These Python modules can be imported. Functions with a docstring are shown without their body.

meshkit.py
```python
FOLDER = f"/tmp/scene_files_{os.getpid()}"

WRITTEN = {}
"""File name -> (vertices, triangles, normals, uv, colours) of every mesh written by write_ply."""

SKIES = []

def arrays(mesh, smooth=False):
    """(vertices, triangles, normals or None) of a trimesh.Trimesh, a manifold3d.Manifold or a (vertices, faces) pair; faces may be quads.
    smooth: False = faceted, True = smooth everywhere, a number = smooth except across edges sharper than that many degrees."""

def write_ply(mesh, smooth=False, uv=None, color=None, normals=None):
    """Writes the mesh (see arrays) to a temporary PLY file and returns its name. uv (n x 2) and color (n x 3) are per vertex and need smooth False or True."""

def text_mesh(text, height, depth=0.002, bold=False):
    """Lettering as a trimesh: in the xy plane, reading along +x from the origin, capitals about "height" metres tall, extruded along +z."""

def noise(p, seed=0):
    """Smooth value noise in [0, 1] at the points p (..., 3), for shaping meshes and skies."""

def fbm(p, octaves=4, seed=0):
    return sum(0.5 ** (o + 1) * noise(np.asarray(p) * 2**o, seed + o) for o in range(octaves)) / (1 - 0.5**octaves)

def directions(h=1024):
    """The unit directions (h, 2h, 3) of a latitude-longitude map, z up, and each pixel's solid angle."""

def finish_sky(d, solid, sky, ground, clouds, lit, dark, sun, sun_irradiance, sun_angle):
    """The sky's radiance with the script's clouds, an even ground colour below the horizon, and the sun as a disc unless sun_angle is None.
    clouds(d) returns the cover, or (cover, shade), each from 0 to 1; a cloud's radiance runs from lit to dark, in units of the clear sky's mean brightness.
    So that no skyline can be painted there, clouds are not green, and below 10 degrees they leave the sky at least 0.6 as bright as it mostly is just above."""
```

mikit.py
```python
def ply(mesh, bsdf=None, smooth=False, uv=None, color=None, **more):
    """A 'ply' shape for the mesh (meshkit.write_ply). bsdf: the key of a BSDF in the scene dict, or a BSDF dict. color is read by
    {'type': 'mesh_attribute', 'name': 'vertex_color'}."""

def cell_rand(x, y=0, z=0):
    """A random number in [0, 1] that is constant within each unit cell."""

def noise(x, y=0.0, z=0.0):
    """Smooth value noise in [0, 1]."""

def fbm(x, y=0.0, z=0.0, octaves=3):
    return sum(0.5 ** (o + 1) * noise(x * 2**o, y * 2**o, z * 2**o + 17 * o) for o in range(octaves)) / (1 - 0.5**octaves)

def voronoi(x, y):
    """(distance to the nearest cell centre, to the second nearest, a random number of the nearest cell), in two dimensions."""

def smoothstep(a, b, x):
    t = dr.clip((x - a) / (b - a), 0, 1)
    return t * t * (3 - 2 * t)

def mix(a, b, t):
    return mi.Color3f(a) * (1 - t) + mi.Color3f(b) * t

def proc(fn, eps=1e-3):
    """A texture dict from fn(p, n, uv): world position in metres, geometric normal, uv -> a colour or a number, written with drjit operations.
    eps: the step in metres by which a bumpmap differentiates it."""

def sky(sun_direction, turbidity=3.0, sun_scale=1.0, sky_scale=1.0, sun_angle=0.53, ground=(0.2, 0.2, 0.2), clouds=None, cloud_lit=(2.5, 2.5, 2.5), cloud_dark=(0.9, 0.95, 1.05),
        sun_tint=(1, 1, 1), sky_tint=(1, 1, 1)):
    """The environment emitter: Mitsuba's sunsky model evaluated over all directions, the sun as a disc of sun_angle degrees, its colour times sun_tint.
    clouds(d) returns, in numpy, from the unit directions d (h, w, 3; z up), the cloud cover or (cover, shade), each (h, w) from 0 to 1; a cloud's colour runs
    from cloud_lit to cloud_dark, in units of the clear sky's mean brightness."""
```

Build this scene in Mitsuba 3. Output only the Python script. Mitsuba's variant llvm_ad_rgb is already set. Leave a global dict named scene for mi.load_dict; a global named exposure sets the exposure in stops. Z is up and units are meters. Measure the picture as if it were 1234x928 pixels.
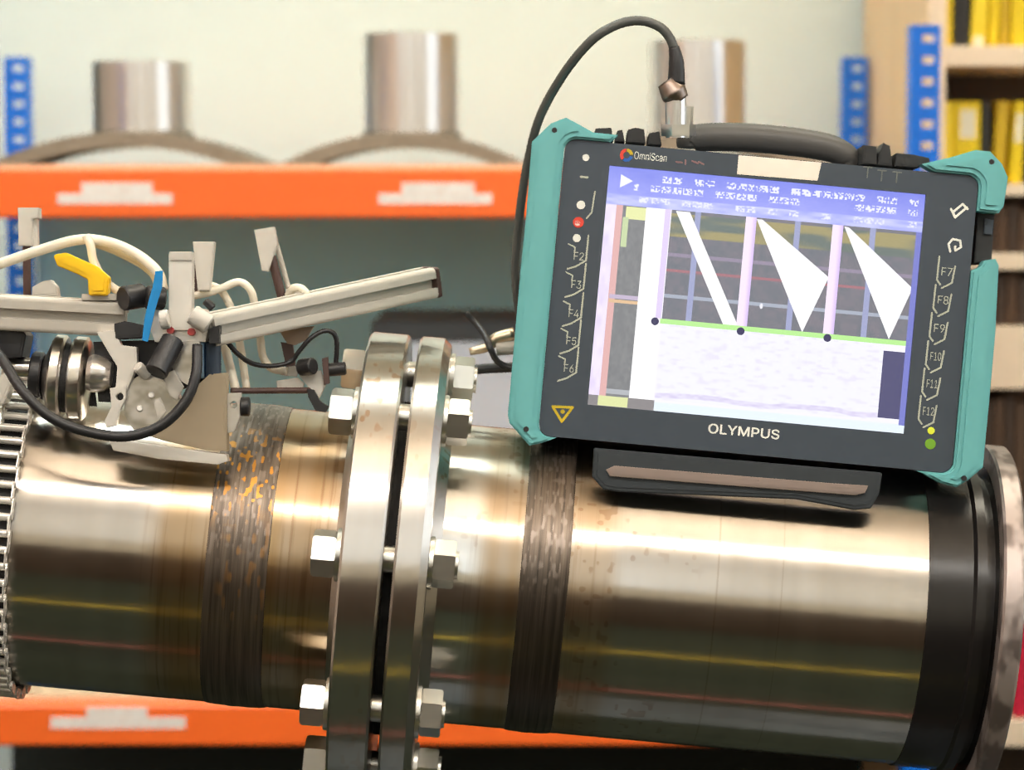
import math, random
import numpy as np
import trimesh, shapely
from shapely.geometry import Polygon, LineString, Point, box as sbox
from shapely import affinity
import manifold3d as m3
import drjit as dr
import mitsuba as mi
import mikit, meshkit
from mikit import proc, noise, fbm, cell_rand, smoothstep, mix
T = mi.ScalarTransform4f
rng = random.Random(7)
scene, labels = {'type': 'scene'}, {}

# ---------------------------------------------------------------- camera
F, ZC = 3160.0, 1.265                      # focal length in pixels of the 1234 px frame, eye height
PITCH = math.atan(259 / F)
CAM = np.array([0.0, 0.0, ZC])
FWD = np.array([0, math.cos(PITCH), -math.sin(PITCH)])
RIGHT = np.array([1.0, 0, 0]); UP = np.array([0, math.sin(PITCH), math.cos(PITCH)])
scene['camera'] = {'type': 'thinlens', 'fov': 2 * math.degrees(math.atan(617 / F)), 'fov_axis': 'x',
                   'aperture_radius': 0.0055, 'focus_distance': 1.66, 'near_clip': 0.05, 'far_clip': 100.0,
                   'to_world': T().look_at(origin=CAM.tolist(), target=(CAM + FWD).tolist(), up=[0, 0, 1])}
def at(px, py, Y):
    d = FWD + RIGHT * (px - 617) / F - UP * (py - 464) / F
    return CAM + d * (Y / d[1])

# ---------------------------------------------------------------- light
exposure = 0.5
scene['sky'] = mikit.sky((-0.35, 0.55, 0.75), turbidity=4.0, sun_scale=0.0, sky_scale=10.0, ground=(0.3, 0.3, 0.28),
                         clouds=lambda d: np.full(d.shape[:2], 0.85), cloud_lit=(1.5, 1.55, 1.5), cloud_dark=(1.2, 1.25, 1.25))
def emit(c, k):
    return {'type': 'area', 'radiance': {'type': 'rgb', 'value': [x * k for x in c]}}
LAMP_WARM, LAMP_COOL = (1.0, 0.95, 0.88), (0.90, 1.0, 1.0)

# ---------------------------------------------------------------- helpers
def lin(r, g, b):
    f = lambda c: c / 12.92 if c <= 0.04045 else ((c + 0.055) / 1.055) ** 2.4
    return [f(v / 255.0) for v in (r, g, b)]
def C3(c): return mi.Color3f(*[float(x) for x in c])
def numbered(k):
    if k not in scene and k not in labels and k not in used: used.add(k); return k
    i = 1
    while f'{k}_{i:03d}' in used or f'{k}_{i:03d}' in scene: i += 1
    used.add(f'{k}_{i:03d}'); return f'{k}_{i:03d}'
used = set()
def mat(name, d):
    scene['mat_' + name] = d; return 'mat_' + name
def rgb(c): return {'type': 'rgb', 'value': [float(x) for x in c]}
def plastic(name, c, rough=0.4, spec=0.5):
    return mat(name, {'type': 'twosided', 'b': {'type': 'principled', 'base_color': rgb(c) if isinstance(c, (list, tuple)) else c, 'roughness': rough, 'specular': spec}})
def metal(name, c, rough=0.3, aniso=0.0, metallic=1.0):
    d = {'type': 'principled', 'base_color': rgb(c) if isinstance(c, (list, tuple)) else c, 'roughness': rough, 'metallic': metallic, 'specular': 0.5}
    if aniso: d['anisotropic'] = aniso
    return mat(name, {'type': 'twosided', 'b': d})
def thing(name, label, cat, group=None):
    k = numbered(name); labels[k] = {'label': label, 'category': cat}
    if group: labels[k]['group'] = group
    return k
def part(parent, name, mesh, m, smooth=False, label=None, kind=None, uv=None, **more):
    k = numbered(parent + '__' + name)
    scene[k] = mikit.ply(mesh, m, smooth=smooth, uv=uv, **more)
    if label or kind:
        labels[k] = {}
        if label: labels[k]['label'] = label
        if kind: labels[k]['kind'] = kind
    return k
def partd(parent, name, d, label=None):            # a part from a ready shape dict
    k = numbered(parent + '__' + name); scene[k] = d
    if label: labels[k] = {'label': label}
    return k
def single(name, mesh, m, label, cat, group=None, smooth=False, **more):
    k = thing(name, label, cat, group); scene[k] = mikit.ply(mesh, m, smooth=smooth, **more); return k
def struct(name, mesh, m, parent=None, label=None, **more):
    k = numbered(name if parent is None else parent + '__' + name)
    scene[k] = mikit.ply(mesh, m, **more)
    labels[k] = {'kind': 'structure'}
    if label: labels[k]['label'] = label
    return k
def cat(ms): return trimesh.util.concatenate(ms)
def bx(x0, x1, y0, y1, z0, z1, bev=0.0):
    lo, hi = np.minimum([x0, y0, z0], [x1, y1, z1]), np.maximum([x0, y0, z0], [x1, y1, z1])
    if bev <= 0:
        m = trimesh.creation.box(extents=hi - lo); m.apply_translation((lo + hi) / 2); return m
    b = min(bev, 0.45 * (hi - lo).min()); p = []
    for k in range(3):
        a, c = lo.copy(), hi.copy()
        for j in range(3):
            if j != k: a[j] += b; c[j] -= b
        p += [[x, y, z] for x in (a[0], c[0]) for y in (a[1], c[1]) for z in (a[2], c[2])]
    return hull(p)
def hull(p):
    return trimesh.convex.convex_hull(np.asarray(p, float))
def frame(o, ex, ey, ez):
    m = np.eye(4); m[:3, 0], m[:3, 1], m[:3, 2], m[:3, 3] = ex, ey, ez, o; return m
def apply(mesh, M):
    mesh = mesh.copy(); mesh.apply_transform(M); return mesh
def smoothpath(pts, n=8):
    p = np.asarray(pts, float); q = np.vstack([2 * p[0] - p[1], p, 2 * p[-1] - p[-2]]); out = []
    for i in range(1, len(q) - 2):
        for t in np.arange(n) / n:
            a, b, c, d = q[i - 1:i + 3]
            out.append(0.5 * (2 * b + (c - a) * t + (2 * a - 5 * b + 4 * c - d) * t * t + (3 * b - a - 3 * c + d) * t ** 3))
    return np.array(out + [p[-1]])
def tube(pts, r, n=12, spline=8):
    p = smoothpath(pts, spline) if spline else np.asarray(pts, float)
    r = np.full(len(p), r) if np.isscalar(r) else np.interp(np.linspace(0, 1, len(p)), np.linspace(0, 1, len(r)), r)
    t = np.gradient(p, axis=0); t /= np.linalg.norm(t, axis=1, keepdims=True)
    u = np.cross(t[0], [0.3, 0.2, 0.93]); u /= np.linalg.norm(u); V = []
    for i in range(len(p)):
        u = u - t[i] * (u @ t[i]); u /= np.linalg.norm(u); w = np.cross(t[i], u)
        a = np.arange(n) * 2 * np.pi / n
        V.append(p[i] + r[i] * (np.cos(a)[:, None] * u + np.sin(a)[:, None] * w))
    V = np.vstack(V + [p[:1], p[-1:]]); f = []
    for i in range(len(p) - 1):
        for j in range(n):
            k = (j + 1) % n
            f += [[i * n + j, i * n + k, i * n + n + k], [i * n + j, i * n + n + k, i * n + n + j]]
    e = (len(p) - 1) * n
    for j in range(n):
        k = (j + 1) % n
        f += [[len(V) - 2, k, j], [len(V) - 1, e + j, e + k]]
    return trimesh.Trimesh(V, f, process=False)
def lathe(prof, n=96, a0=-math.pi, a1=math.pi):
    """(mesh, uv): (x, r) profile turned about +x; angle 0 faces the camera (-y), then up. u = arc length along the profile, v around. Corners are split."""
    prof = np.asarray(prof, float); V, Fs, UV, base = [], [], [], 0
    s = np.concatenate([[0], np.cumsum(np.linalg.norm(np.diff(prof, axis=0), axis=1))]) + prof[0, 0]
    groups, cur = [], [0]
    for i in range(1, len(prof)):
        cur.append(i)
        if i < len(prof) - 1:
            d0, d1 = prof[i] - prof[i - 1], prof[i + 1] - prof[i]
            if d0 @ d1 < 0.85 * np.linalg.norm(d0) * np.linalg.norm(d1): groups.append(cur); cur = [i]
    groups.append(cur)
    a = np.linspace(a0, a1, n + 1)
    for g in groups:
        for i in g:
            x, r = prof[i]
            V.append(np.stack([np.full(n + 1, x), -r * np.cos(a), r * np.sin(a)], 1)); UV.append(np.stack([np.full(n + 1, s[i]), a * 0.1], 1))
        for q in range(len(g) - 1):
            for j in range(n):
                A = base + q * (n + 1) + j; B = A + n + 1
                Fs += [[A, B + 1, B], [A, A + 1, B + 1]]
        base += len(g) * (n + 1)
    return trimesh.Trimesh(np.vstack(V), Fs, process=False), np.vstack(UV)
def prism(poly, z0, z1):
    """shapely polygon (a, b) extruded between z0 and z1."""
    if poly.geom_type == 'MultiPolygon':
        return cat([prism(g, z0, z1) for g in poly.geoms])
    m = trimesh.creation.extrude_polygon(poly, z1 - z0, engine='earcut'); m.apply_translation([0, 0, z0]); return m
def bevprism(poly, z0, z1, b):
    """extrusion with the edge of its z1 side (and z0 side) chamfered, as stacked insets joined by manifold."""
    cs = m3.CrossSection([np.asarray(poly.exterior.coords)[:-1].tolist()] + [np.asarray(i.coords)[:-1].tolist() for i in poly.interiors], m3.FillRule.EvenOdd)
    ms = []
    for k in range(3):
        q = cs.offset(-b * (1 - [0, 0.7, 1][k]), m3.JoinType.Round) if k < 2 else cs
        ins = b * [0, 0.35, 1][k]
        ms.append(m3.Manifold.extrude(q, (z1 - z0) - 2 * ins).translate([0, 0, z0 + ins]))
    m = ms[0] + ms[1] + ms[2]
    return tri(m)
def tri(m):
    k = m.to_mesh(); return trimesh.Trimesh(k.vert_properties[:, :3], k.tri_verts, process=False)
def man(mesh):
    mesh = trimesh.Trimesh(mesh.vertices, mesh.faces, process=True)
    return m3.Manifold(m3.Mesh(np.asarray(mesh.vertices, np.float32), np.asarray(mesh.faces, np.uint32)))
def hexpoly(af, rot=0.0):
    r = af / math.sqrt(3)
    return Polygon([(r * math.cos(rot + k * math.pi / 3), r * math.sin(rot + k * math.pi / 3)) for k in range(6)])
XAX = frame([0, 0, 0], [0, 1, 0], [0, 0, 1], [1, 0, 0])       # puts an extrusion's z along +x

# ================================================================ SETTING
YW, YF, XL, XR, ZT = 3.92, -1.2, -2.7, 2.5, 4.0
m_wall = mat('wall', {'type': 'twosided', 'b': {'type': 'diffuse', 'reflectance': proc(lambda p, n, uv: C3((0.755, 0.855, 0.835)) * (0.97 + 0.06 * fbm(p.x * 3, p.y * 3, p.z * 3)))}})
m_ceil = mat('ceiling', {'type': 'twosided', 'b': {'type': 'diffuse', 'reflectance': rgb((0.80, 0.69, 0.56))}})
def floor_fn(p, n, uv):
    c = mix((0.024, 0.030, 0.022), (0.040, 0.046, 0.034), fbm(p.x * 6, p.y * 6, 0, octaves=4))
    return c * (0.85 + 0.3 * noise(p.x * 90, p.y * 90))
m_floor = mat('floor', {'type': 'twosided', 'b': {'type': 'diffuse', 'reflectance': proc(floor_fn)}})
m_trim = plastic('trim', [0.55, 0.55, 0.52], 0.5)
m_wallf = mat('wall_plaster', {'type': 'twosided', 'b': {'type': 'diffuse', 'reflectance': rgb((0.50, 0.46, 0.37))}})
m_walll = mat('wall_left_paint', {'type': 'twosided', 'b': {'type': 'diffuse', 'reflectance': rgb((0.62, 0.49, 0.43))}})
struct('floor', bx(XL - .2, XR + .2, YF - .2, YW + .2, -0.1, 0), m_floor)
struct('ceiling', bx(XL - .2, XR + .2, YF - .2, YW + .2, ZT, ZT + 0.1), m_ceil)
struct('wall_back', bx(XL - .2, XR + .2, YW, YW + .15, 0, ZT), m_wall)
struct('wall_left', bx(XL - .15, XL, YF, YW, 0, ZT), m_walll)
struct('trim_1', bx(XL, XR, YF, YF + .02, 0, 1.15), plastic('wainscot', [0.05, 0.03, 0.018], 0.5))
struct('door_1', bx(-2.1, -.95, YW - .03, YW, 0, 2.2), plastic('door_paint', [0.045, 0.05, 0.045], 0.5))
struct('baseboard_back', bx(XL, XR, YW - .012, YW, 0, 0.08), m_trim)
def holed_wall(name, axis, a0, a1, c0, c1, holes):
    s = sbox(a0, 0, a1, ZT)
    for h in holes: s = s.difference(sbox(*h))
    m = prism(s, 0, c1 - c0)
    M = frame([0, c0, 0], [1, 0, 0], [0, 0, 1], [0, 1, 0]) if axis == 'y' else frame([c0, 0, 0], [0, 1, 0], [0, 0, 1], [1, 0, 0])
    struct(name, apply(m, M), m_wallf); return M
m_frame = plastic('window_frame', [0.8, 0.8, 0.78], 0.4)
scene['mat_pane'] = {'type': 'thindielectric'}
WF = [(-2.2, 1.5, -1.5, 3.4), (-0.35, 1.5, 0.35, 3.4), (1.45, 1.5, 2.15, 3.4)]        # windows behind the camera
WR = [(0.1, 0.75, 2.5, 2.6)]                                 # window in the right wall
Mf = holed_wall('wall_front', 'y', XL, XR, YF - .15, YF, WF)
Mr = holed_wall('wall_right', 'x', YF, YW, XR, XR + .15, WR)
wn = 0
for holes, M, z in ((WF, Mf, 0.05), (WR, Mr, 0.05)):
    for (x0, z0, x1, z1) in holes:
        wn += 1
        fr = sbox(x0, z0, x1, z1).difference(sbox(x0 + .05, z0 + .05, (x0 + x1) / 2 - .025, z1 - .05)).difference(sbox((x0 + x1) / 2 + .025, z0 + .05, x1 - .05, z1 - .05))
        w = struct(f'window_{wn}', apply(prism(fr, z, z + .06), M), m_frame)
        for (q0, q1) in ((x0 + .05, (x0 + x1) / 2 - .025), ((x0 + x1) / 2 + .025, x1 - .05)):
            v = np.array([[q0, z0 + .05, z + .03], [q1, z0 + .05, z + .03], [q1, z1 - .05, z + .03], [q0, z1 - .05, z + .03]])
            k = numbered(w + '__pane')
            scene[k] = mikit.ply(apply(trimesh.Trimesh(v, [[0, 1, 2], [0, 2, 3]], process=False), M), 'mat_pane')
# floor marking tape in front of the pipe: it shows only as lines mirrored in the steel
single('floor_marking_tape', bx(XL, XR, .49, .53, 0, 0.002), plastic('yellow_tape', [0.62, 0.46, 0.03], 0.5), 'yellow marking tape stuck to the floor in front of the pipe', 'tape')
single('floor_marking_tape', bx(XL, XR, 1.40, 1.43, 0, 0.002), plastic('red_tape', [0.26, 0.06, 0.05], 0.5), 'red marking tape stuck to the floor under the pipe', 'tape')

# lamps: flush ceiling panels and a pendant row, all above the frame
m_lamp = plastic('lamp_housing', [0.75, 0.75, 0.75], 0.4)
def ceiling_panel(x, y, w, d, c, k, label):
    t = thing('ceiling_lamp', label, 'lamp')
    o = sbox(-w / 2 - .02, -d / 2 - .02, w / 2 + .02, d / 2 + .02)
    fr = o.difference(sbox(-w / 2, -d / 2, w / 2, d / 2))
    part(t, 'frame', apply(prism(fr, ZT - .045, ZT), np.array(T().translate([x, y, 0]).matrix)), m_lamp)
    v = np.array([[x - w / 2, y - d / 2, ZT - .04], [x + w / 2, y - d / 2, ZT - .04], [x + w / 2, y + d / 2, ZT - .04], [x - w / 2, y + d / 2, ZT - .04]])
    part(t, 'diffuser', trimesh.Trimesh(v, [[0, 2, 1], [0, 3, 2]], process=False), m_lamp, emitter=emit(c, k))
ceiling_panel(-1.1, 2.35, 1.5, 0.6, (0.86, 1.0, 0.97), 12, 'flush ceiling lamp panel above the left of the rack')
ceiling_panel(1.1, 2.35, 1.5, 0.6, (1.0, 0.92, 0.74), 10, 'flush ceiling lamp panel above the bookcase')
for i, x in enumerate((-1.7, 0.0, 1.65)):
    t = thing('pendant_lamp', ['pendant strip lamp nearest the left wall', 'middle pendant strip lamp behind the camera', 'pendant strip lamp nearest the right wall'][i], 'lamp', 'pendant strip lamps')
    part(t, 'housing', bx(x - .80, x + .80, -.20, 0.0, 2.86, 2.90, .004), m_lamp)
    for z, fl, k in ((2.858, [[0, 2, 1], [0, 3, 2]], 34), (2.902, [[0, 1, 2], [0, 2, 3]], 40)):
        v = np.array([[x - .79, -.16, z], [x + .79, -.16, z], [x + .79, -.04, z], [x - .79, -.04, z]])
        part(t, 'diffuser', trimesh.Trimesh(v, fl, process=False), m_lamp, emitter=emit(LAMP_WARM, k))
    for q in (-.5, .5):
        part(t, 'wire', tube([[x + q, -.1, 2.905], [x + q, -.1, ZT]], .003, 6, 0), m_lamp)

# ================================================================ RACK
m_orange = plastic('orange_paint', lin(255, 112, 42), 0.4)
m_blue = plastic('blue_paint', lin(0, 105, 215), 0.4)
m_board = plastic('shelf_board', proc(lambda p, n, uv: mix((0.62, 0.45, 0.28), (0.72, 0.55, 0.36), fbm(p.x * 60, p.y * 6, p.z * 6))), 0.55)
m_decal = plastic('decal', proc(lambda p, n, uv: mix((0.88, 0.83, 0.80), (0.80, 0.70, 0.66), smoothstep(.4, .8, noise(p.x * 420, 3.0, p.z * 260)))), 0.5)
YA, YB = 3.13, 3.77                        # front faces of the front and rear posts
rack = thing('storage_rack', 'blue and orange boltless storage rack against the pale wall', 'rack')
ZU, ZL = at(617, 204, YA)[2], at(617, 844, YA)[2]
xs = (-.7087, .4905)
def post_mesh(x, y, ztop, zbot=0.0):
    w, d, t = .034, .036, .002
    face = sbox(-w / 2, zbot, w / 2, ztop)
    z = ztop - .016
    while z > zbot + .03:
        if z > .7: face = face.difference(sbox(-.004, z - .0045, .010, z + .0045))
        z -= .0253
    f = apply(prism(face, 0, t), frame([x, y + t, 0], [1, 0, 0], [0, 0, 1], [0, -1, 0]))
    return cat([f, bx(x - w / 2, x - w / 2 + t, y + t, y + d, zbot, ztop), bx(x + w / 2 - t, x + w / 2, y + t, y + d, zbot, ztop)])
for x in xs:
    for y, py in ((YA, 30), (YB, 69)):
        part(rack, 'post', post_mesh(x, y, at(617, py, y)[2]), m_blue)
BH = .0574
for z in (ZU, ZL):
    for y in (YA - .030, YB + .006):
        part(rack, 'beam', bx(xs[0] - .02, xs[1] - .018, y, y + .030, z - (BH if z == ZU else .0495), z, .003), m_orange)
    part(rack, 'shelf_board', bx(xs[0] + .018, xs[1] - .018, YA + .001, YB - .002, z - .012, z + .006), m_board)
    for x in xs:
        part(rack, 'side_brace', bx(x - .01, x + .01, YA + .038, YB - .002, z - .045, z - .013), m_blue)
part(rack, 'back_panel', bx(xs[0] + .020, xs[1] - .020, YB + .037, YB + .0385, ZL - .02, ZU - .062), plastic('back_panel', lin(172, 220, 232), 0.5), label='grey green sheet closing the back of the lower bay')
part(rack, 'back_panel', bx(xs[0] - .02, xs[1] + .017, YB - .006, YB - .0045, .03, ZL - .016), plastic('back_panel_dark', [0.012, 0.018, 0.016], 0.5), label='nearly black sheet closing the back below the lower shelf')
def decal(x0, xm0, xm1, x1, y0, y1, y2):
    yb = YA - .030
    a, b = at(x0, y1, yb), at(x1, y2, yb); c, d = at(xm0, y0, yb), at(xm1, y1, yb)
    s = sbox(a[0], b[2], b[0], a[2]).union(sbox(c[0], d[2] - .0005, d[0], c[2]))
    part(rack, 'load_label', apply(prism(s, 0, .0008), frame([0, yb, 0], [1, 0, 0], [0, 0, 1], [0, -1, 0])), m_decal, label='white two-line load label')
decal(69, 98, 184, 208, 220, 233, 246)
decal(456, 484, 572, 593, 220, 233, 246)
decal(61, 104, 178, 224, 852, 864, 878)

# nozzle samples on the upper shelf
m_nozzle = metal('turned_steel', [0.74, 0.71, 0.69], 0.26, 0.5)
m_saddle = metal('saddle_steel', proc(lambda p, n, uv: mix((0.20, 0.165, 0.13), (0.34, 0.29, 0.24), fbm(p.x * 40, p.y * 40, p.z * 40))), 0.5, metallic=.8)
def nozzle(x0, x1, ytop, ybot, ax0, ax1, ayt, Y, label):
    t = thing('nozzle_sample', label, 'steel sample', 'nozzle samples on the upper shelf')
    zs = ZU + .0067
    c = at((x0 + x1) / 2, ybot, Y); r = (x1 - x0) / 2 * Y / F; zt = at(0, ytop, Y)[2]
    xa, xb = at(ax0, 200, Y)[0], at(ax1, 200, Y)[0]; xm = (xa + xb) / 2; half = (xb - xa) / 2; zap = at(0, ayt, Y)[2]
    h = zap - zs; R = (half * half + h * h) / (2 * h); zc = zap - R; th = .019
    a = math.acos((R - h) / R)
    ang = np.linspace(-a, a, 49)
    ai = math.acos(min(1, (R - h) / (R - th))); angi = np.linspace(ai, -ai, 49)
    prof = [(xm + R * math.sin(q), zc + R * math.cos(q)) for q in ang] + [(xm + (R - th) * math.sin(q), zc + (R - th) * math.cos(q)) for q in angi]
    part(t, 'saddle_plate', apply(prism(Polygon(prof).buffer(0), -.09, .09), frame([0, Y, 0], [1, 0, 0], [0, 0, 1], [0, -1, 0])), m_saddle, smooth=35)
    zb = zc + math.sqrt(max(0, R * R - (abs(c[0] - xm)) ** 2)) - .004
    pr = [(zb, r), (zt - .0015, r), (zt, r - .0015), (zt, r - .007), (zb, r - .007)]
    m, uv = lathe(pr, 72)
    M = frame([c[0], Y, 0], [0, 0, 1], [0, 1, 0], [-1, 0, 0])
    part(t, 'nozzle_tube', apply(m, M), m_nozzle, smooth=True, uv=uv)
    wm, _ = lathe([(zb - .002, r + .006), (zb + .006, r)], 48)
    part(t, 'weld_bead', apply(wm, M), m_saddle, smooth=True)
nozzle(113, 230, 75, 160, 2, 328, 160, 3.45, 'short shiny nozzle stub welded on a low arched plate, far left of upper shelf')
nozzle(438, 553, 41, 160, 346, 634, 161, 3.45, 'tallest shiny nozzle stub on an arched plate, middle of the upper shelf')
nozzle(782, 897, 50, 162, 690, 990, 163, 3.45, 'nozzle stub on the upper shelf standing behind the instrument and its cable loop')

# pale box on the lower shelf
m_pbox = plastic('pale_box', lin(226, 236, 250), 0.35); m_dgrey = plastic('dark_grey', lin(70, 76, 80), 0.4)
bt = thing('storage_box', 'pale blue storage box with dark grey lid on lower shelf behind the flanges', 'box')
p0, p1 = at(448, 400, 3.35), at(655, 400, 3.35)
part(bt, 'body', bx(p0[0] + .006, p1[0] - .006, 3.35, 3.62, ZL + .0068, p0[2] - .006, .008), m_pbox)
part(bt, 'lid', bx(p0[0], p1[0], 3.344, 3.626, p0[2] - .012, at(448, 386, 3.35)[2], .004), m_dgrey)

# ================================================================ BOOKCASE
m_ply = plastic('bookcase_wood', proc(lambda p, n, uv: mix((0.60, 0.42, 0.24), (0.70, 0.52, 0.32), fbm(p.x * 40, p.y * 40, p.z * 5))), 0.5)
m_edge = plastic('bookcase_edge', [0.80, 0.64, 0.47], 0.5)
m_dark = plastic('bookcase_back', [0.06, 0.035, 0.02], 0.6)
bc = thing('bookcase', 'pale wooden bookcase full of yellow binders at right of the rack', 'bookcase')
YC0, YC1, XC0, XC1 = 3.26, 3.86, .514, 1.40
zt, zb = 2.0, 0.0
part(bc, 'side_panel', bx(XC0, XC0 + .022, YC0 + .002, YC1, 0, zt), m_ply)
part(bc, 'side_panel', bx(XC1 - .022, XC1, YC0 + .002, YC1, 0, zt), m_ply)
part(bc, 'edge_strip', bx(XC0, XC0 + .022, YC0, YC0 + .002, 0, zt), m_edge)
part(bc, 'edge_strip', bx(XC1 - .022, XC1, YC0, YC0 + .002, 0, zt), m_edge)
part(bc, 'back_panel', bx(XC0 + .022, XC1 - .022, YC1 - .30, YC1 - .29, 0, zt), m_dark)
part(bc, 'top_panel', bx(XC0 + .022, XC1 - .022, YC0, YC1, zt - .022, zt), m_ply)
shelf_z = []
for (ya, yb) in ((55, 80), (222, 236), (306, 325), (394, 469), (690, 704), (868, 900)):
    z1, z0 = at(0, ya, YC0)[2], at(0, yb, YC0)[2]; shelf_z.append((z0, z1))
    part(bc, 'shelf', bx(XC0 + .022, XC1 - .022, YC0, YC1 - .30, z0, z1, .001), m_edge)
yel = [plastic('binder_yellow_a', lin(228, 196, 10), 0.4), plastic('binder_yellow_b', lin(196, 160, 18), 0.4), plastic('binder_yellow_c', lin(238, 208, 40), 0.4)]
m_blackb = plastic('binder_black', [0.012, 0.010, 0.008], 0.5); m_brownb = [plastic('binder_brown_a', [0.05, 0.028, 0.016], 0.6), plastic('binder_brown_b', [0.085, 0.045, 0.022], 0.6)]
m_blabel = plastic('binder_label', [0.75, 0.68, 0.5], 0.5); m_red = plastic('red_plastic', lin(190, 30, 60), 0.4)
def binder(x0, x1, z0, z1, m, label, tilt=0.0, tag=None, group=None, y0=YC0 + .02, depth=.24):
    t = thing('binder', label, 'binder', group)
    M = frame([x0, y0, z0], [math.cos(tilt), 0, -math.sin(tilt)], [0, 1, 0], [math.sin(tilt), 0, math.cos(tilt)])
    w, h = x1 - x0, z1 - z0
    M[2, 3] += w * math.sin(abs(tilt)) + .0003
    part(t, 'cover', apply(bx(0, w, 0, depth, 0, h, .0015), M), m)
    if tag: part(t, 'spine_label', apply(bx(w * .2, w * .8, -.0006, .002, h * tag[0], h * tag[1]), M), m_blabel)
def row(z0, ztop_py, spec, nm):
    zt_ = at(0, ztop_py, YC0)[2]
    for i, (a, b, m, tilt, tag, lab) in enumerate(spec):
        xa, xb = at(a, 200, YC0 + .02)[0], at(b, 200, YC0 + .02)[0]
        binder(xa, xb, z0 + .0005, zt_, m, lab, tilt, tag, nm)
row(shelf_z[0][1], -60, [(1136.5, 1146, yel[0], 0, None, 'thin yellow binder against the bookcase side on the top shelf in view'),
    (1147, 1166, m_blackb, 0, None, 'black binder between yellow binders on the top shelf in view'),
    (1167, 1186, yel[2], .05, (.0, .1), 'wide bright yellow binder right of the black one on the top shelf in view'),
    (1189, 1201, yel[0], .03, None, 'narrow yellow binder in the middle of the top shelf in view'),
    (1203, 1214, yel[1], .0, None, 'dull mustard binder on the top shelf in view'),
    (1216, 1238, yel[0], .0, None, 'wide yellow binder at the right frame edge on the top shelf in view')], 'binders on the top bookcase shelf')
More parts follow.
